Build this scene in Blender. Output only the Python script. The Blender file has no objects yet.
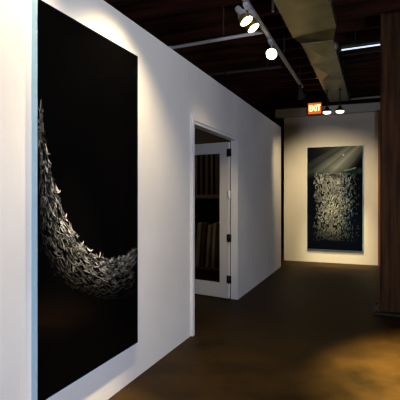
import bpy, bmesh, math, random
from mathutils import Vector, Matrix
from math import radians as R, sin, cos, pi
sc = bpy.context.scene
C = sc.collection

# ------------------------------------------------------------------ materials
def new_mat(name):
    m = bpy.data.materials.new(name); m.use_nodes = True
    nt = m.node_tree
    return m, nt, nt.nodes['Principled BSDF']

def plain(name, col, rough=.5, metal=0., spec=.5, emit=None, strength=0.):
    m, nt, b = new_mat(name)
    b.inputs['Base Color'].default_value = (*col, 1)
    b.inputs['Roughness'].default_value = rough
    b.inputs['Metallic'].default_value = metal
    b.inputs['Specular IOR Level'].default_value = spec
    if emit:
        b.inputs['Emission Color'].default_value = (*emit, 1)
        b.inputs['Emission Strength'].default_value = strength
    return m

def noisy(name, c1, c2, scale=8., detail=6., rough=(.5, .7), bump=.0, stretch=(1, 1, 1), metal=0., lo=.35, hi=.65, bscale=None, spec=.5):
    """two-colour noise with roughness variation and optional bump"""
    m, nt, b = new_mat(name)
    N, L = nt.nodes, nt.links
    tc = N.new('ShaderNodeTexCoord'); mp = N.new('ShaderNodeMapping')
    mp.inputs['Scale'].default_value = stretch
    L.new(tc.outputs['Object'], mp.inputs['Vector'])
    n = N.new('ShaderNodeTexNoise'); n.inputs['Scale'].default_value = scale; n.inputs['Detail'].default_value = detail
    L.new(mp.outputs['Vector'], n.inputs['Vector'])
    r = N.new('ShaderNodeValToRGB')
    r.color_ramp.elements[0].position = lo; r.color_ramp.elements[0].color = (*c1, 1)
    r.color_ramp.elements[1].position = hi; r.color_ramp.elements[1].color = (*c2, 1)
    L.new(n.outputs['Fac'], r.inputs['Fac']); L.new(r.outputs['Color'], b.inputs['Base Color'])
    mr = N.new('ShaderNodeMapRange')
    mr.inputs['To Min'].default_value = rough[0]; mr.inputs['To Max'].default_value = rough[1]
    L.new(n.outputs['Fac'], mr.inputs['Value']); L.new(mr.outputs['Result'], b.inputs['Roughness'])
    b.inputs['Metallic'].default_value = metal
    b.inputs['Specular IOR Level'].default_value = spec
    if bump:
        n2 = N.new('ShaderNodeTexNoise'); n2.inputs['Scale'].default_value = bscale or scale * 3; n2.inputs['Detail'].default_value = 4
        L.new(mp.outputs['Vector'], n2.inputs['Vector'])
        bp = N.new('ShaderNodeBump'); bp.inputs['Strength'].default_value = bump; bp.inputs['Distance'].default_value = .01
        L.new(n2.outputs['Fac'], bp.inputs['Height']); L.new(bp.outputs['Normal'], b.inputs['Normal'])
    return m

M = {}
M['wall'] = noisy('painted_plaster', (.70, .68, .65), (.76, .74, .71), 1.6, 5, (.75, .85), .06, bscale=60, spec=.2)
M['wall_end'] = noisy('painted_plaster_cream', (.66, .62, .56), (.72, .68, .61), 1.4, 5, (.75, .85), .06, bscale=60, spec=.2)
M['wall_dark'] = noisy('dark_brick_paint', (.010, .008, .007), (.018, .013, .011), 3, 5, (.8, .9), .2, spec=.1)
M['trim'] = plain('white_gloss_trim', (.74, .74, .75), .4)
M['door'] = plain('white_door_paint', (.70, .68, .64), .45)
M['beam'] = noisy('header_paint', (.50, .48, .46), (.58, .56, .53), 2, 4, (.7, .85), .05)
M['joist'] = noisy('old_joist_wood', (.016, .005, .003), (.062, .016, .009), 3, 8, (.7, .9), .25, (.4, 6, 6), spec=.15)
M['deck'] = noisy('old_deck_wood', (.008, .004, .003), (.022, .009, .006), 3, 8, (.8, .9), .2, (6, .5, 6), spec=.15)
M['timber'] = noisy('column_timber', (.030, .012, .004), (.10, .042, .014), 4, 9, (.6, .8), .35, (7, 7, .45), spec=.2)
M['post'] = noisy('red_post_timber', (.12, .03, .012), (.22, .06, .025), 4, 8, (.5, .7), .2, (6, 6, .5))
M['steel_dark'] = noisy('dark_plate_steel', (.03, .025, .02), (.07, .055, .04), 9, 5, (.45, .65), .1, metal=.6)
M['galv'] = noisy('galvanised_duct', (.165, .152, .075), (.26, .24, .12), 5, 7, (.24, .38), .03, metal=.88)
M['galv_band'] = noisy('galvanised_band', (.42, .38, .30), (.58, .53, .42), 12, 5, (.28, .42), .05, metal=.9)
M['pipe'] = plain('galvanised_pipe', (.72, .73, .76), .32, .85)
M['conduit'] = plain('painted_conduit', (.50, .49, .48), .5, .1)
M['conduit_dim'] = plain('dark_conduit', (.045, .043, .04), .6, .2)  # one even dark grey for the second conduit, thin pipe and rods
M['rail'] = plain('track_rail_paint', (.30, .28, .25), .4, .2)
M['lamp_white'] = plain('lamp_white', (.55, .56, .60), .4)
M['lamp_gold'] = plain('lamp_rim_gold', (.75, .55, .22), .3, .8)
M['lamp_black'] = plain('lamp_black', (.02, .02, .02), .5)
M['bulb'] = plain('lit_bulb', (1, 1, 1), .3, emit=(1., .90, .62), strength=14)
M['bulb_white'] = plain('lit_bulb_white', (1, 1, 1), .3, emit=(1., .95, .85), strength=3.0)
M['panel_edge'] = plain('panel_edge_daylight_tint', (.45, .70, .86), .4)  # white panel edge tinted blue: daylight painted into its colour
M['exit_face'] = plain('exit_sign_face', (.6, .10, .02), .4, emit=(1., .16, .02), strength=.85)
M['exit_text'] = plain('exit_sign_letters', (1, .8, .3), .4, emit=(1., .78, .28), strength=3.6)
M['exit_case'] = plain('exit_sign_case', (.30, .09, .04), .5)
M['hinge'] = plain('bronze_hinge', (.07, .055, .04), .35, .9)
M['hinge_bright'] = plain('steel_hinge', (.90, .92, .96), .2, .35)
M['shelf'] = noisy('shelf_wood', (.16, .07, .03), (.28, .13, .06), 4, 6, (.5, .65), .1, (.6, 6, 6))
M['board_brown'] = noisy('brown_board', (.10, .06, .035), (.16, .10, .06), 4, 6, (.6, .8), .1, (8, 8, .6))
M['board_dark'] = noisy('dark_board', (.05, .032, .022), (.085, .055, .04), 4, 6, (.6, .8), .1, (8, 8, .6))
M['canvas'] = noisy('pale_canvas', (.42, .38, .30), (.55, .50, .40), 7, 5, (.7, .85), .1, (1, 1, .6))
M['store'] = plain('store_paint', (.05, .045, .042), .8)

# floor: sealed brown concrete, mottled, with pale specks of grit
def floor_mat():
    m, nt, b = new_mat('sealed_concrete')
    N, L = nt.nodes, nt.links
    tc = N.new('ShaderNodeTexCoord')
    a = N.new('ShaderNodeTexNoise'); a.inputs['Scale'].default_value = 2.4; a.inputs['Detail'].default_value = 9; a.inputs['Roughness'].default_value = .62
    L.new(tc.outputs['Object'], a.inputs['Vector'])
    r = N.new('ShaderNodeValToRGB')
    r.color_ramp.elements[0].position = .28; r.color_ramp.elements[0].color = (.012, .0078, .0019, 1)
    r.color_ramp.elements[1].position = .72; r.color_ramp.elements[1].color = (.052, .027, .0065, 1)
    L.new(a.outputs['Fac'], r.inputs['Fac'])
    v = N.new('ShaderNodeTexVoronoi'); v.inputs['Scale'].default_value = 9
    L.new(tc.outputs['Object'], v.inputs['Vector'])
    lt = N.new('ShaderNodeMath'); lt.operation = 'LESS_THAN'; lt.inputs[1].default_value = .035
    L.new(v.outputs['Distance'], lt.inputs[0])
    mx = N.new('ShaderNodeMix'); mx.data_type = 'RGBA'
    L.new(lt.outputs[0], mx.inputs[0]); L.new(r.outputs['Color'], mx.inputs[6]); mx.inputs[7].default_value = (.26, .20, .12, 1)
    L.new(mx.outputs[2], b.inputs['Base Color'])
    mr = N.new('ShaderNodeMapRange'); mr.inputs['To Min'].default_value = .42; mr.inputs['To Max'].default_value = .68
    L.new(a.outputs['Fac'], mr.inputs['Value']); L.new(mr.outputs['Result'], b.inputs['Roughness'])
    b.inputs['Specular IOR Level'].default_value = .07
    n2 = N.new('ShaderNodeTexNoise'); n2.inputs['Scale'].default_value = 14; n2.inputs['Detail'].default_value = 6
    L.new(tc.outputs['Object'], n2.inputs['Vector'])
    bp = N.new('ShaderNodeBump'); bp.inputs['Strength'].default_value = .15; bp.inputs['Distance'].default_value = .01
    L.new(n2.outputs['Fac'], bp.inputs['Height']); L.new(bp.outputs['Normal'], b.inputs['Normal'])
    return m
M['floor'] = floor_mat()

def glass_mat():
    m = bpy.data.materials.new('clear_door_glass'); m.use_nodes = True
    nt = m.node_tree; nt.nodes.clear(); N, L = nt.nodes, nt.links
    o = N.new('ShaderNodeOutputMaterial'); mx = N.new('ShaderNodeMixShader')
    t = N.new('ShaderNodeBsdfTransparent'); t.inputs['Color'].default_value = (.80, .82, .82, 1)
    g = N.new('ShaderNodeBsdfGlossy'); g.inputs['Roughness'].default_value = .02
    f = N.new('ShaderNodeFresnel'); f.inputs['IOR'].default_value = 1.45
    L.new(f.outputs[0], mx.inputs[0]); L.new(t.outputs[0], mx.inputs[1]); L.new(g.outputs[0], mx.inputs[2]); L.new(mx.outputs[0], o.inputs['Surface'])
    return m
M['glass'] = glass_mat()

M['print_black'] = plain('black_acrylic_print', (.0012, .0012, .0014), .09, spec=.14)

# the underwater print at the end of the hall: navy field, teal upper band and slanting pale beams (object space: x across, z up)
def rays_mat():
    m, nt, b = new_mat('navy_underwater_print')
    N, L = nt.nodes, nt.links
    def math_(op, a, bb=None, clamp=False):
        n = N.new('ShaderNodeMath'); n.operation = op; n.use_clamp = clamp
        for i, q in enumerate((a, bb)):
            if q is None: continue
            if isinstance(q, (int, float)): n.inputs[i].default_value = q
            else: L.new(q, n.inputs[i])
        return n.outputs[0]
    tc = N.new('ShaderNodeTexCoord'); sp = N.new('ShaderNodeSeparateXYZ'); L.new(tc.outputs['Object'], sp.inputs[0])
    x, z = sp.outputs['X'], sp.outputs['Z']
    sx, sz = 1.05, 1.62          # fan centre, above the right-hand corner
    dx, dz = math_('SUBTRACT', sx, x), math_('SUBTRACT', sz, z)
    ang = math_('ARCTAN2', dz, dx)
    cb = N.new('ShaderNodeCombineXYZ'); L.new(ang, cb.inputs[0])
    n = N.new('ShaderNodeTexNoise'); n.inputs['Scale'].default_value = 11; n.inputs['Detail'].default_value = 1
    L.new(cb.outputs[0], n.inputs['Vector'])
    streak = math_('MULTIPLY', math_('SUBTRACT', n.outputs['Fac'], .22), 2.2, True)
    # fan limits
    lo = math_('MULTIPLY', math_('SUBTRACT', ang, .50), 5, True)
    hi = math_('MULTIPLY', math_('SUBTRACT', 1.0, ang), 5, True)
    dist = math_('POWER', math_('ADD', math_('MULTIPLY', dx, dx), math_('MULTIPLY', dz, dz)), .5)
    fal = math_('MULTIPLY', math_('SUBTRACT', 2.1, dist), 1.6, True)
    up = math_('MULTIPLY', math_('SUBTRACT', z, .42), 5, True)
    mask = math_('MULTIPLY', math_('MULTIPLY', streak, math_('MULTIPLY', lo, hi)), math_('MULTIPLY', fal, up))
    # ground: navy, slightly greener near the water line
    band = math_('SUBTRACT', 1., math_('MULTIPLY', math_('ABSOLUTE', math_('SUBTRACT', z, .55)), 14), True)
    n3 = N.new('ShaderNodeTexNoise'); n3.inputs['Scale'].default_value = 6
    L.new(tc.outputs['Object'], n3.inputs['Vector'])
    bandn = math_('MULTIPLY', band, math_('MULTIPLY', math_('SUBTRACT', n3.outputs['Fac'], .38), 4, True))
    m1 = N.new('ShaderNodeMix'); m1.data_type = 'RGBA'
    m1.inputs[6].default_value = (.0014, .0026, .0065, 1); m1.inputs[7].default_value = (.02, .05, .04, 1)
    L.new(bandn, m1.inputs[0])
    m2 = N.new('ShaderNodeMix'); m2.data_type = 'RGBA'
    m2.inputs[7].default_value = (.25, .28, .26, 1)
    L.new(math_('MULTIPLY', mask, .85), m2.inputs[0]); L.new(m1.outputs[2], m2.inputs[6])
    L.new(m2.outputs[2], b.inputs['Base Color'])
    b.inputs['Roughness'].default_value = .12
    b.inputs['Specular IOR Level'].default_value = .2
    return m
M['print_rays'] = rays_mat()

def vcol_mat(name, rough=.3):
    m, nt, b = new_mat(name)
    a = nt.nodes.new('ShaderNodeAttribute'); a.attribute_name = 'ink'
    nt.links.new(a.outputs['Color'], b.inputs['Base Color'])
    b.inputs['Roughness'].default_value = rough; b.inputs['Specular IOR Level'].default_value = .3
    return m
M['ink'] = vcol_mat('printed_marks')

# ------------------------------------------------------------------ mesh helpers
def box(bm, x0, x1, y0, y1, z0, z1, mtx=None):
    vs = [bm.verts.new((x, y, z)) for x in (x0, x1) for y in (y0, y1) for z in (z0, z1)]
    if mtx is not None:
        for v in vs: v.co = mtx @ v.co
    for q in ((0, 1, 3, 2), (4, 6, 7, 5), (0, 4, 5, 1), (2, 3, 7, 6), (0, 2, 6, 4), (1, 5, 7, 3)):
        bm.faces.new([vs[i] for i in q])
    return vs

def tube(bm, p0, p1, r, seg=14, r1=None, caps=True):
    p0, p1 = Vector(p0), Vector(p1); d = (p1 - p0).normalized()
    u = d.orthogonal().normalized(); w = d.cross(u)
    r1 = r if r1 is None else r1
    A = [bm.verts.new(p0 + (u * cos(2 * pi * i / seg) + w * sin(2 * pi * i / seg)) * r) for i in range(seg)]
    B = [bm.verts.new(p1 + (u * cos(2 * pi * i / seg) + w * sin(2 * pi * i / seg)) * r1) for i in range(seg)]
    for i in range(seg):
        f = bm.faces.new((A[i], A[(i + 1) % seg], B[(i + 1) % seg], B[i])); f.smooth = True
    if caps:
        bm.faces.new(A[::-1]); bm.faces.new(B)

def lathe(bm, prof, seg=24, mtx=None):
    """profile of (radius, z) revolved about Z; ends closed when radius is 0"""
    rings = []
    for r, z in prof:
        if r < 1e-6: rings.append([bm.verts.new((0, 0, z))])
        else: rings.append([bm.verts.new((r * cos(2 * pi * i / seg), r * sin(2 * pi * i / seg), z)) for i in range(seg)])
    if mtx is not None:
        for g in rings:
            for v in g: v.co = mtx @ v.co
    for a, b in zip(rings, rings[1:]):
        for i in range(seg):
            j = (i + 1) % seg
            if len(a) == 1 and len(b) == 1: continue
            if len(a) == 1: f = bm.faces.new((a[0], b[j], b[i]))
            elif len(b) == 1: f = bm.faces.new((a[i], a[j], b[0]))
            else: f = bm.faces.new((a[i], a[j], b[j], b[i]))
            f.smooth = True

def obj(name, bm, mat, parent=None, bevel=0., loc=None):
    bmesh.ops.recalc_face_normals(bm, faces=bm.faces[:])
    me = bpy.data.meshes.new(name); bm.to_mesh(me); bm.free()
    me.materials.append(mat)
    o = bpy.data.objects.new(name, me); C.objects.link(o)
    if parent: o.parent = parent
    if loc is not None: o.location = loc
    if bevel:
        md = o.modifiers.new('bevel', 'BEVEL'); md.width = bevel; md.segments = 2; md.limit_method = 'ANGLE'
    return o

def tag(o, label, cat, group=None):
    o['label'] = label; o['category'] = cat
    if group: o['group'] = group
    return o

def thing(name, loc, label, cat, group=None, rot=(0, 0, 0)):
    o = bpy.data.objects.new(name, None); C.objects.link(o)
    o.location = loc; o.rotation_euler = rot; o.empty_display_size = .1
    return tag(o, label, cat, group)

def struct(o, label=None):
    o['kind'] = 'structure'
    if label: o['label'] = label
    return o

def BM(): return bmesh.new()

# ------------------------------------------------------------------ the setting
WX = -1.695           # face of the long white partition
EY = 9.365            # face of the end wall
ZD = 3.75             # underside of the ceiling deck
bm = BM(); box(bm, -5.2, 3.6, -1.52, 11.6, -.12, 0); struct(obj('floor', bm, M['floor']), 'dark brown sealed concrete floor with worn patches')
bm = BM(); box(bm, -5.2, 3.6, -1.52, 11.6, ZD, ZD + .12); ceil = struct(obj('ceiling', bm, M['deck']), 'dark brown plank ceiling above joists')
for i in range(29):
    y = -1.19 + i * .44
    bm = BM(); box(bm, -5.08, 3.48, y, y + .09, ZD - .27, ZD)
    obj('joist', bm, M['joist'], ceil, bevel=.006)

# the long partition with its doorway
D0, D1, DH = 4.05, 5.63, 2.15
bm = BM()
pts = [(-1.40, 0), (D0, 0), (D0, DH), (D1, DH), (D1, 0), (8.515, 0), (8.515, 2.705), (-1.40, 2.705)]
a = [bm.verts.new((WX, y, z)) for y, z in pts]; b = [bm.verts.new((WX - .10, y, z)) for y, z in pts]
bm.faces.new(a); bm.faces.new(b[::-1])
for i in range(8): bm.faces.new((a[i], a[(i + 1) % 8], b[(i + 1) % 8], b[i]))
struct(obj('wall_left', bm, M['wall']), 'long white partition wall stopping short of the ceiling')

bm = BM(); box(bm, -1.80, 3.48, EY, EY + .14, 0, 3.035); struct(obj('wall_end', bm, M['wall_end']), 'cream end wall under a painted header')
bm = BM(); box(bm, -1.98, 3.48, EY - .03, EY + .14, 3.045, 3.215); struct(obj('trim_1', bm, M['beam'], bevel=.004), 'painted header beam over the end wall')
bm = BM(); box(bm, -5.2, 3.6, 11.48, 11.6, 0, ZD); struct(obj('wall_far', bm, M['wall_dark']))
bm = BM(); box(bm, -5.2, -5.08, -1.52, 11.6, 0, ZD); struct(obj('wall_far_left', bm, M['wall_dark']))
bm = BM(); box(bm, -5.2, 3.6, -1.52, -1.40, 0, ZD); struct(obj('wall_back', bm, M['wall_dark']))
# right-hand wall with a big daylight window beside the viewer
WYA, WYB, WZA, WZB = -1.1, .7, .7, 2.3
bm = BM()
box(bm, 3.48, 3.6, -1.40, WYA, 0, ZD); box(bm, 3.48, 3.6, WYB, 11.48, 0, ZD)
box(bm, 3.48, 3.6, WYA, WYB, 0, WZA); box(bm, 3.48, 3.6, WYA, WYB, WZB, ZD)
struct(obj('wall_right', bm, M['wall_dark']))
bm = BM()
for y in (WYA, (WYA + WYB) / 2 - .02, WYB - .05): box(bm, 3.50, 3.57, y, y + .05, WZA, WZB)
for z in (WZA, WZB - .05): box(bm, 3.505, 3.565, WYA, WYB, z, z + .05)
struct(obj('window_1', bm, M['lamp_black']))

# jamb boards of the doorway
bm = BM(); box(bm, WX - .105, WX + .028, D0 - .045, D0, 0, 2.205)
struct(obj('trim_2', bm, M['trim'], bevel=.003), 'white jamb board at the near side of the doorway')
bm = BM(); box(bm, WX - .105, WX - .012, D0, D1, DH - .03, DH)
struct(obj('trim_3', bm, M['trim']), 'white head jamb of the doorway')

# the storage room behind the partition
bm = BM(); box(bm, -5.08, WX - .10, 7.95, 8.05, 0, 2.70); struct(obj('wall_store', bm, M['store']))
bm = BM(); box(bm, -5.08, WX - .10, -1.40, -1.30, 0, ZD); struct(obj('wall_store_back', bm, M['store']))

# ------------------------------------------------------------------ glazed door, opened into the storage room
DA = R(180 - 12)       # direction of the leaf from its hinges
door = bpy.data.objects.new('door_1', None); C.objects.link(door); struct(door, 'white glazed door standing open into the dark storage room')
door.location = (WX - .108, 5.575, 0); door.rotation_euler = (0, 0, DA)
LW, LT = .86, .042
bm = BM()
box(bm, .006, .135, -LT, 0, .015, 2.10); box(bm, LW - .12, LW, -LT, 0, .015, 2.10)
box(bm, .135, LW - .12, -LT, 0, 1.965, 2.10); box(bm, .135, LW - .12, -LT, 0, .015, .20)
lf = obj('door_leaf', bm, M['door'], door, bevel=.003)
bm = BM()
for z0, z1 in ((.20, .212), (1.953, 1.965)): box(bm, .135, LW - .12, -LT + .004, -.004, z0, z1)
for x0, x1 in ((.135, .147), (LW - .132, LW - .12)): box(bm, x0, x1, -LT + .004, -.004, .212, 1.953)
obj('glazing_bead', bm, M['door'], door)
bm = BM(); box(bm, .145, LW - .13, -.024, -.018, .21, 1.955); obj('glass_pane', bm, M['glass'], door)
bm = BM(); tube(bm, (LW - .06, .0, 1.02), (LW - .06, .05, 1.02), .012); tube(bm, (LW - .065, .05, 1.02), (LW - .17, .05, 1.02), .010)
tube(bm, (LW - .06, -LT, 1.02), (LW - .06, -LT - .05, 1.02), .012); tube(bm, (LW - .065, -LT - .05, 1.02), (LW - .17, -LT - .05, 1.02), .010)
obj('door_handle', bm, M['hinge'], door)
for z, k in ((.27, 0), (.82, 0), (1.395, 1), (1.955, 0)):
    bm = BM()
    # local +y of the leaf faces the camera side because the leaf is turned round
    box(bm, .004, .034, 0, .004, z - .05, z + .05)
    box(bm, -.036, -.004, .0, .004, z - .05, z + .05)
    tube(bm, (0, .008, z - .055), (0, .008, z + .055), .0095, 10)
    h = obj('hinge', bm, M['hinge_bright'] if k else M['hinge'], door)
    if k: h['label'] = 'bright steel hinge'

# ------------------------------------------------------------------ shelving in the storage room, seen through the glass
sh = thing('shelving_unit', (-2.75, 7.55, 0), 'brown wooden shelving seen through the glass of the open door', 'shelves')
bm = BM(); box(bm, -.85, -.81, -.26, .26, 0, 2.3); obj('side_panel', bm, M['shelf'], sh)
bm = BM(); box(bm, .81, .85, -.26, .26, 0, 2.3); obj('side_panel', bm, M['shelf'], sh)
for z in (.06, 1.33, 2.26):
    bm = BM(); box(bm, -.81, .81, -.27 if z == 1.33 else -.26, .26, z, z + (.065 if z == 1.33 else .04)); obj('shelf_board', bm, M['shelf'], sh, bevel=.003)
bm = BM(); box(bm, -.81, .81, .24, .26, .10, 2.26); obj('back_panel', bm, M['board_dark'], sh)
rng = random.Random(4)
words = ['leftmost', 'second', 'third', 'fourth', 'fifth', 'sixth', 'seventh', 'eighth', 'ninth', 'tenth']
def boards(x0, n, step, zb, hs, mats, depth, kind, text, group, cat, lean):
    for i in range(n):
        w = step * rng.uniform(.42, .72); hh = hs * rng.uniform(.9, 1.04)
        bm = BM(); box(bm, 0, w, -depth / 2, depth / 2, 0, hh)
        o = obj(kind, bm, mats[i % len(mats)], bevel=.004)
        ly = lean * rng.uniform(.6, 1.1)
        o.rotation_euler = (0, ly, 0)
        o.location = (x0 + i * step + (w * 0), 7.50 + rng.uniform(-.02, .01), zb + max(0., w * sin(ly)) + .001)
        tag(o, '%s %s' % (words[i], text) if i else text.replace('from the left', 'at the left end of the row'), cat, group)
boards(-3.02, 9, .098, 1.396, .80, [M['board_brown'], M['board_dark'], M['board_dark'], M['board_brown'], M['board_dark']], .30, 'wooden_panel',
       'brown panel from the left on the upper shelf behind the door', 'brown panels on the upper shelf', 'panel', 0.)
boards(-3.02, 8, .105, .101, .80, [M['canvas'], M['board_brown'], M['canvas'], M['canvas'], M['board_dark']], .32, 'stretched_canvas',
       'stored canvas from the left on the lower shelf behind the door', 'canvases on the lower shelf', 'canvas', R(4))

# ------------------------------------------------------------------ large dark print on the left wall
PX, PT = WX, .040
P = thing('art_panel', (PX, 2.378, 1.362), 'huge black art panel with a curving grey shoal, hung on the left wall', 'artwork', 'dark art panels')
Y0, Y1, Z0, Z1 = 1.840 - 2.378, 2.908 - 2.378, .285 - 1.362, 2.440 - 1.362
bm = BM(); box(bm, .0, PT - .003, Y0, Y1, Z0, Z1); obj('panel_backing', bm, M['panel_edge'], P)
bm = BM(); box(bm, PT - .0029, PT, Y0 + .003, Y1 - .010, Z0 + .005, Z1 - .002); obj('print_face', bm, M['print_black'], P)

def interp(poly, t):
    f = t * (len(poly) - 1); i = min(int(f), len(poly) - 2); f -= i
    return (poly[i][0] * (1 - f) + poly[i + 1][0] * f, poly[i][1] * (1 - f) + poly[i + 1][1] * f)

def stroke(bm, lay, p, ang, ln, wd, col, plane, bend=0.):
    """small tapered printed mark, 5 cross-sections, slightly bent, lying on a vertical plane"""
    n = 4; L_, R_ = [], []
    for k in range(n + 1):
        s = k / n - .5; a = ang + bend * s
        cu = p[0] + cos(a) * ln * s; cv = p[1] + sin(a) * ln * s
        w = wd * (1 - (2 * abs(s)) ** 2) * .5 + wd * .08
        nu, nv = -sin(a) * w, cos(a) * w
        L_.append(bm.verts.new(plane(cu + nu, cv + nv))); R_.append(bm.verts.new(plane(cu - nu, cv - nv)))
    for k in range(n):
        f = bm.faces.new((L_[k], L_[k + 1], R_[k + 1], R_[k]))
        for lp in f.loops: lp[lay] = (*col, 1)

inner = [(1.863, 1.924), (1.89, 1.693), (1.937, 1.534), (1.986, 1.42), (2.062, 1.265), (2.191, 1.12), (2.376, 1.0), (2.524, 0.96), (2.715, 0.962), (2.893, 1.021)]
outer = [(1.815, 1.502), (1.83, 1.345), (1.844, 1.202), (1.89, 1.074), (1.969, 0.959), (2.107, 0.848), (2.322, 0.761), (2.524, 0.698), (2.715, 0.663), (2.893, 0.669)]
rng = random.Random(11)
bm = BM(); lay = bm.loops.layers.float_color.new('ink')
pl = lambda u, v: (PT + .0006, u - 2.378, v - 1.362)
cnt = 0
while cnt < 1150:
    t = rng.random() ** .95; w = rng.random() ** 1.45
    a, b = interp(inner, t), interp(outer, t)
    u, v = a[0] + (b[0] - a[0]) * w, a[1] + (b[1] - a[1]) * w
    if not (1.852 < u < 2.89): 
        cnt += 1; continue
    t2 = min(1, t + .02); c2 = interp(inner, t2); c1 = interp(inner, max(0, t - .02))
    tang = math.atan2(c2[1] - c1[1], c2[0] - c1[0])
    br = (1 - w) ** 1.5 * (1. if t < .75 else 1. - (t - .75) * 1.9) * (.62 + .38 * min(1, t / .35)) * rng.uniform(.05, 1.) ** 1.2
    g = .004 + .85 * br ** 1.3
    tint = rng.choice([(1, .97, .86), (.95, .97, 1), (1, 1, .92)])
    ang = tang + rng.gauss(0, .24) 
    ln = rng.uniform(.035, .10)
    # keep the marks on the print
    if u - ln * .55 < 1.846 or u + ln * .55 > 2.897: ang = pi / 2 + rng.gauss(0, .1) if u < 2.2 else tang; 
    if u + ln * .6 > 2.90: cnt += 1; continue
    stroke(bm, lay, (u, v), ang, ln, rng.uniform(.004, .0085), [min(.9, g * q) for q in tint], pl, rng.uniform(-.9, .9))
    cnt += 1
# a few bright stragglers lifting off the inner edge
for (u, v, ang, ln) in ((1.994, 1.431, -0.9, 0.05), (2.011, 1.414, 0.4, 0.035), (2.071, 1.276, 1.0, 0.035), (2.409, 1.008, 1.2, 0.045), (1.905, 1.652, -1.2, 0.05), (2.230, 1.104, 0.9, 0.03)):
    stroke(bm, lay, (u, v), ang, ln, .009, (.70, .60, .52), pl, .5)
obj('printed_shoal', bm, M['ink'], P)

# ------------------------------------------------------------------ print on the end wall
QY = EY - .045
Q = thing('art_panel', (-.768, EY, 1.325), 'navy art panel with pale beams over a column of specks, on the end wall', 'artwork', 'dark art panels')
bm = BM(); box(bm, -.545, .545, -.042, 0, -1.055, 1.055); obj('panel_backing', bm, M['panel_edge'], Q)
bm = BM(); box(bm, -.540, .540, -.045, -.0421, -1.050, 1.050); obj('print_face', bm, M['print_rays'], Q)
bm = BM(); lay = bm.loops.layers.float_color.new('ink')
pl2 = lambda u, v: (u, -.0456, v)
rng = random.Random(5)
for k in range(1700):
    v = .50 - 1.36 * rng.random() ** 1.25
    half = .40 + .04 * sin(v * 7)
    u = rng.gauss(-.03, .23)
    if abs(u) > half: continue
    f = max(0, 1 - abs(u + .06) / .46) ** .8 * max(0, min(1, (v + .92) / 1.3)) ** 1.2 * (1 if v < .42 else .6)
    br = f * rng.uniform(.2, 1.)
    c = (.92, .97, .92) if u < .14 or rng.random() < .4 else (.55, .78, 1)
    g = .006 + 1.0 * br ** .9
    stroke(bm, lay, (u, v), pi / 2 + rng.gauss(0, .30), rng.uniform(.03, .075), rng.uniform(.009, .016), [g * q for q in c], pl2, rng.uniform(-1, 1))
for k in range(70):       # bluish loners to the right and bottom
    u, v = rng.uniform(.18, .47), rng.uniform(-.75, .5)
    stroke(bm, lay, (u, v), pi / 2 + rng.gauss(0, .6), .03, .012, (.02, .04, .07), pl2, .4)
for u, v, ln, a in ((.30, .575, .13, .15), (.22, .56, .09, -.1), (.38, .60, .10, .3)):   # green weed at the water line
    stroke(bm, lay, (u, v), a, ln, .022, (.10, .20, .09), pl2, .3)
obj('printed_specks', bm, M['ink'], Q)
bm = BM(); lathe(bm, [(0, 0), (.016, 0), (.016, .0008), (0, .0008)], 12, Matrix.Translation((.175, -.0452, .872)) @ Matrix.Rotation(R(90), 4, 'X'))
obj('printed_dot', bm, plain('print_pale_dot', (.8, .78, .66), .4), Q)

# ------------------------------------------------------------------ timber column and post
col = thing('timber_column', (.262, 5.73, 0), 'thick rough brown timber column at the right, standing on a steel plate', 'column')
bm = BM(); box(bm, -.202, .202, -.16, .16, .03, ZD); obj('column_shaft', bm, M['timber'], col, bevel=.012)
bm = BM(); box(bm, -.285, .285, -.235, .235, 0, .03); obj('base_plate', bm, M['steel_dark'], col, bevel=.006)
for sx in (-.245, .245):
    for sy in (-.195, .195):
        bm = BM(); tube(bm, (sx, sy, .028), (sx, sy, .045), .016, 6); obj('bolt', bm, M['steel_dark'], col)
bm = BM(); box(bm, .055, .20, EY - .16, EY, 0, 3.04); tag(obj('timber_post', bm, M['post'], bevel=.004), 'narrow reddish wooden post against the end wall, just left of the big column', 'post')

# ------------------------------------------------------------------ sheet-metal air duct
duct = thing('air_duct', (-.66, 0, 3.25), 'long rectangular galvanised air duct under the joists, running to the end wall', 'duct')
def duct_section(secs):
    """secs: list of (y, x0, x1, zbottom); bottom and sides get the shallow crossed crease of pressed sheet metal"""
    for (ya, a0, a1, az, sa), (yb, b0, b1, bz, sb), crease in secs:
        bm = BM(); top = .19
        A = [bm.verts.new(p) for p in ((a0, ya + sa, az), (a1, ya - sa, az), (a1, ya - sa, top), (a0, ya + sa, top))]
        B = [bm.verts.new(p) for p in ((b0, yb + sb, bz), (b1, yb - sb, bz), (b1, yb - sb, top), (b0, yb + sb, top))]
        bm.faces.new(A); bm.faces.new(B)
        for i in range(4):
            j = (i + 1) % 4
            q = [A[i], A[j], B[j], B[i]]
            if crease is None: bm.faces.new(q); continue
            cen = sum((v.co for v in q), Vector()) / 4
            nrm = (A[j].co - A[i].co).cross(B[i].co - A[i].co).normalized()
            m_ = Vector(((a0 + a1) / 2, (ya + yb) / 2, .1))
            if (cen - m_).dot(nrm) < 0: nrm = -nrm
            cv = bm.verts.new(cen + nrm * (crease if i != 2 else 0))
            for k in range(4): bm.faces.new((q[k], q[(k + 1) % 4], cv))
        obj('duct_section', bm, M['galv'], duct)
def band(y, x0, x1, z, w=.05, h=.018):
    bm = BM(); box(bm, x0 - h, x1 + h, y - w / 2, y + w / 2, z - h, .19 + .001)
    obj('flange_band', bm, M['galv_band'], duct, bevel=.004)
xa, xb, nz = -.28, .245, .08
fa, fb = -.19, .185
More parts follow.
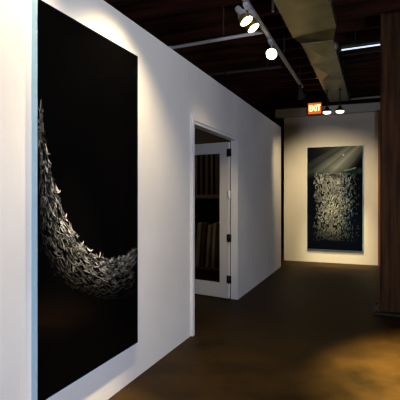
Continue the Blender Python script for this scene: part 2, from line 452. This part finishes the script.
duct_section([((.2, xa, xb, nz, 0), (1.9, xa, xb, nz, 0), .004), ((1.9, xa, xb, nz, 0), (3.6, xa, xb, nz, 0), .004), ((3.6, xa, xb, nz, 0), (5.38, xa, xb, nz, .08), .004),
     ((5.38, xa, xb, nz, .08), (5.56, fa, fb, .02, 0), None), ((5.56, fa, fb, .02, 0), (6.45, fa, fb, .02, 0), .035), ((6.45, fa, fb, .02, 0), (7.52, fa, fb, .02, 0), .035),
     ((7.52, fa, fb, .02, 0), (9.22, fa, fb, .02, 0), .02)])
for y in (1.9, 3.6): band(y, xa, xb, nz)
for y in (5.56, 6.45, 7.52, 9.2): band(y, fa, fb, .02, .022, .005)
for y in (1.2, 4.4, 7.2):
    for x in ((-.31, .25) if y < 5 else (-.215, .19)):
        bm = BM(); box(bm, x, x + .02, y, y + .02, .0, ZD - 3.25 - .26 if False else ZD - 3.25); obj('hanger_strap', bm, M['galv_band'], duct)

# ------------------------------------------------------------------ pipes under the ceiling
def pipe(name, p0, p1, r, mat, label, collars=(), hang=()):
    bm = BM(); tube(bm, p0, p1, r, 14)
    o = obj(name, bm, mat); tag(o, label, 'pipe')
    p0, p1 = Vector(p0), Vector(p1)
    for t in collars:
        c = p0.lerp(p1, t); d = (p1 - p0).normalized()
        bm = BM(); tube(bm, c - d * .03, c + d * .03, r * 1.35, 14); obj('collar', bm, mat, o)
    for t in hang:
        c = p0.lerp(p1, t)
        bm = BM(); tube(bm, c + Vector((0, 0, r * .6)), (c.x, c.y, ZD), .006, 8); obj('hanger_rod', bm, M['conduit_dim'], o)
    return o
pipe('conduit', (-3.4, 4.79, 3.125), (-1.10, 4.585, 3.125), .018, M['conduit'], 'pale grey conduit crossing from the left wall top to the light track', (.5,), (.15, .8))
pipe('conduit', (-3.4, 6.55, 3.30), (-1.30, 6.53, 3.30), .022, M['conduit_dim'], 'dark conduit crossing the ceiling above the doorway', (.6,), (.2, .9))
fl = thing('glowing_tube', (-.44, 6.10, 3.31), 'thin bluish white glowing tube under the joists, right of the duct', 'light', None, (0, 0, R(-5)))
bm = BM(); box(bm, .0, 1.25, -.02, .02, .03, .06); obj('housing', bm, M['lamp_black'], fl, bevel=.004)
bm = BM(); tube(bm, (.03, 0, 0), (1.22, 0, 0), .009, 14); obj('tube', bm, plain('lit_tube', (1, 1, 1), .3, emit=(.72, .86, 1.), strength=1.2), fl)  # thin emissive tube in bluish white, hung below the joists
for x in (.0, 1.22):
    bm = BM(); box(bm, x, x + .03, -.02, .02, -.02, .04); obj('tube_holder', bm, M['lamp_black'], fl)
for x in (.2, 1.05):
    bm = BM(); tube(bm, (x, 0, .07), (x, 0, ZD - 3.31), .006, 8); obj('hanger_rod', bm, M['conduit_dim'], fl)
pipe('water_pipe', (-.42, 6.34, 3.31), (3.2, 6.05, 3.31), .014, M['conduit_dim'], 'thin dark pipe just beyond the glowing tube', (), (.3, .8))
pipe('water_pipe', (-.445, 9.25, 3.30), (3.2, 9.05, 3.30), .020, M['conduit'], 'grey pipe along the top of the header beam at the end wall', (.4,), (.5, .9))

# ------------------------------------------------------------------ track lighting
TX0, TX1 = -1.064, -1.09
bm = BM(); box(bm, -.018, .018, 0, 6.4, 0, .034)
tr = obj('rail', bm, M['rail'], None, bevel=.002)
tr.name = 'light_track'; tr.location = (-1.048, .7, 3.10); tr.rotation_euler = (0, 0, R(.32))
tag(tr, 'pale ceiling light track running down the hall above the lamps', 'track')
for y in (.4, 1.9, 3.2, 4.9, 6.2):
    bm = BM(); tube(bm, (0, y, .03), (0, y, ZD - 3.10), .006, 8); obj('hanger_rod', bm, M['conduit_dim'], tr)
bm = BM(); box(bm, -.021, .021, 6.385, 6.42, -.004, .038); obj('end_cap', bm, M['rail'], tr)
def track_x(y): return -1.048 - (y - .7) * sin(R(.32))

def aim(o, direction):
    o.rotation_euler = Vector(direction).to_track_quat('-Z', 'Y').to_euler()

def track_lamp(pos, target, label, power, cone, dark=False, blend=.5, col=(1, .78, .46), glow=True, radius=.05):
    """adapter under the rail, arm, gimbal ring, reflector body and lit face; pos = centre of the lit face"""
    pos = Vector(pos); d = (Vector(target) - pos).normalized()
    xr = track_x(pos.y)
    t = thing('track_spotlight', (xr, pos.y, 3.10), label, 'spotlight', 'spotlights on the track')
    base = Vector((xr, pos.y, 3.10))
    back = pos - d * .15
    bm = BM(); box(bm, -.02, .02, -.055, .055, -.035, .0); obj('adapter', bm, M['lamp_white'] if not dark else M['lamp_black'], t, bevel=.003)
    piv = back + d * .04 - base
    bm = BM(); tube(bm, (0, 0, -.03), (piv.x * .3, piv.y * .3, min(-.045, piv.z * .6)), .010, 10); tube(bm, (piv.x * .3, piv.y * .3, min(-.045, piv.z * .6)), piv, .010, 10)
    obj('arm', bm, M['lamp_white'] if not dark else M['lamp_black'], t)
    q = d.to_track_quat('Z', 'Y').to_matrix().to_4x4()
    mtx = Matrix.Translation(pos - base) @ q
    bm = BM(); lathe(bm, [(0, -.165), (.026, -.165), (.030, -.155), (.030, -.11), (.034, -.10), (.050, -.055)], 24, mtx)
    obj('lamp_body', bm, M['lamp_white'] if not dark else M['lamp_black'], t)
    bm = BM(); lathe(bm, [(.050, -.055), (.060, -.028), (.064, -.004), (.064, .004), (.058, .004), (.058, -.004)], 28, mtx)
    obj('lamp_rim', bm, M['lamp_gold'] if not dark else M['lamp_black'], t)
    bm = BM(); lathe(bm, [(.0585, -.003), (.045, .006), (.025, .011), (0, .013)], 28, mtx)
    obj('lamp_face', bm, M['bulb'], t)
    ld = bpy.data.lights.new('beam', 'SPOT'); ld.energy = power; ld.color = col; ld.spot_size = R(cone); ld.spot_blend = blend; ld.shadow_soft_size = radius
    lo = bpy.data.objects.new('beam', ld); C.objects.link(lo); lo.parent = t
    lo.location = pos + d * .03 - base; aim(lo, d)
    return t

track_lamp((-1.067, 3.806, 2.95), (.80, 3.55, 0), 'lit track spotlight with a white body, nearest in view and highest in the photo', 2300, 48, blend=1., col=(1, .76, .32))
track_lamp((-1.051, 3.990, 2.95), (.95, 3.9, 0), 'lit track spotlight close behind the nearest one, level with the conduit end', 2300, 48, blend=1., col=(1, .76, .32))
track_lamp((-1.061, 4.802, 2.95), (-1.0, 1.8, 1.2), 'glaring track spotlight beyond the conduit, facing straight down the hall', 40, 34)
# the same track carries on towards the viewer, above the frame
track_lamp((-1.07, 2.52, 2.93), (-1.52, 2.60, 1.70), 'track spotlight over the big black panel, nearest its far edge', 135, 98, blend=.75)
track_lamp((-1.07, 1.70, 2.93), (-1.52, 1.74, 1.75), 'track spotlight over the big black panel, nearest its near edge', 62, 94, blend=.6)
track_lamp((-1.07, 1.95, 2.93), (-1.69, 2.27, .12), 'track spotlight over the big black panel, between two others and aimed at its foot', 800, 23, blend=1.)
track_lamp((-1.07, 3.15, 2.93), (-2.0, 5.75, .95), 'track spotlight turned towards the glazed door', 95, 30, blend=1.)
# and reaches the end wall
track_lamp((-1.06, 6.95, 2.92), (-.90, EY, 1.0), 'track spotlight at the far end of the track, facing the end wall', 340, 75, dark=True, col=(1, .78, .45), blend=1.)

# added, unseen lamp that brightens the storage room shelves
t = thing('store_fill_lamp', (-3.7, 6.3, ZD), 'added unseen fill lamp hanging in the storage room behind the partition', 'lamp')
bm = BM(); tube(bm, (0, 0, 0), (0, 0, -1.1), .005, 8); obj('cable', bm, M['lamp_black'], t)
bm = BM(); lathe(bm, [(.02, -1.08), (.04, -1.12), (.15, -1.25), (.145, -1.25), (.035, -1.125)], 24); obj('lamp_shade', bm, M['lamp_black'], t)
bm = BM(); lathe(bm, [(0, -1.14), (.015, -1.15), (.03, -1.20), (.02, -1.235), (0, -1.24)], 16); obj('lamp_bulb', bm, M['bulb'], t)
ld = bpy.data.lights.new('glow', 'POINT'); ld.energy = 14; ld.color = (1, .76, .48); ld.shadow_soft_size = .04
lo = bpy.data.objects.new('glow', ld); C.objects.link(lo); lo.parent = t; lo.location = (0, 0, -1.29)

# ------------------------------------------------------------------ exit sign and the two hanging lamps before the end wall
ex = thing('exit_sign', (-1.145, EY - .12, 3.03), 'glowing orange exit sign over the end wall, left of two hanging lamps', 'sign')
bm = BM(); box(bm, -.145, .145, -.03, .03, .0, .255)
obj('sign_case', bm, M['exit_case'], ex, bevel=.008)
bm = BM(); box(bm, -.128, .128, -.036, -.0302, .018, .237); obj('sign_face', bm, M['exit_face'], ex)
tx = bpy.data.curves.new('sign_letters', 'FONT'); tx.body = 'EXIT'; tx.align_x = 'CENTER'; tx.align_y = 'CENTER'; tx.size = .145; tx.extrude = .002; tx.offset = .003
to = bpy.data.objects.new('sign_letters', tx); C.objects.link(to); to.parent = ex; to.location = (0, -.039, .128); to.rotation_euler = (R(90), 0, 0); to.scale = (.78, 1.15, 1)
tx.materials.append(M['exit_text'])
bpy.context.view_layer.update()
me = bpy.data.meshes.new_from_object(to.evaluated_get(bpy.context.evaluated_depsgraph_get()))
lm = bpy.data.objects.new('sign_letters', me); C.objects.link(lm); lm.parent = ex; lm.location = to.location; lm.rotation_euler = to.rotation_euler; lm.scale = to.scale
bpy.data.objects.remove(to); lm.name = 'sign_letters'
bm = BM(); box(bm, -.05, .05, .03, .09, .06, .20); obj('bracket', bm, M['exit_case'], ex)

for x, lab in ((-.793, 'hanging dome lamp with a glowing white underside, next to the exit sign'), (-.572, 'hanging dome lamp with a glowing white underside, farther from the exit sign')):
    ht = .399 if x < -.7 else .395
    t = thing('dome_lamp', (x, 8.1, 2.86), lab, 'lamp', 'dome lamps before the end wall')
    bm = BM(); tube(bm, (0, 0, .08), (0, 0, ht), .010, 10); lathe(bm, [(0, ht), (.03, ht - .004), (.03, ht - .012), (.010, ht - .02)], 16); obj('stem', bm, M['lamp_black'], t)
    bm = BM(); lathe(bm, [(0, .105), (.028, .10), (.035, .06), (.075, .035), (.084, .010), (.080, .006), (.066, .022)], 28); obj('lamp_shade', bm, M['lamp_black'], t)
    bm = BM(); lathe(bm, [(.070, .012), (.066, -.012), (.045, -.026), (0, -.030)], 28); obj('lamp_diffuser', bm, M['bulb_white'], t)
    ld = bpy.data.lights.new('beam', 'SPOT'); ld.energy = 330; ld.color = (1, .82, .44); ld.spot_size = R(36); ld.spot_blend = 1.; ld.shadow_soft_size = .06
    lo = bpy.data.objects.new('beam', ld); C.objects.link(lo); lo.parent = t; lo.location = (0, 0, -.07); aim(lo, (.0, 1.25, -2.6))

# ------------------------------------------------------------------ daylight through the window
ld = bpy.data.lights.new('window_daylight', 'AREA'); ld.shape = 'RECTANGLE'; ld.size = WYB - WYA - .1; ld.size_y = WZB - WZA - .1
ld.energy = 265; ld.color = (.73, .80, 1.)
lo = bpy.data.objects.new('window_daylight', ld); C.objects.link(lo); lo.location = (3.62, (WYA + WYB) / 2, (WZA + WZB) / 2); aim(lo, (-1, 0, 0))

w = bpy.data.worlds.new('dim_interior'); sc.world = w; w.use_nodes = True
w.node_tree.nodes['Background'].inputs[0].default_value = (.50, .62, .8, 1)
w.node_tree.nodes['Background'].inputs[1].default_value = .3

# ------------------------------------------------------------------ camera
cd = bpy.data.cameras.new('camera'); cam = bpy.data.objects.new('camera', cd); C.objects.link(cam)
cam.location = (0, 0, 1.4); cam.rotation_euler = (R(90), 0, R(21.689))
cd.sensor_width = 36; cd.lens = 39.6; cd.shift_y = -5.5 / 400; cd.clip_start = .05
sc.camera = cam
vs = sc.view_settings
vs.view_transform = 'Standard'; vs.look = 'None'; vs.gamma = 1; vs.use_curve_mapping = False; vs.exposure = 0.
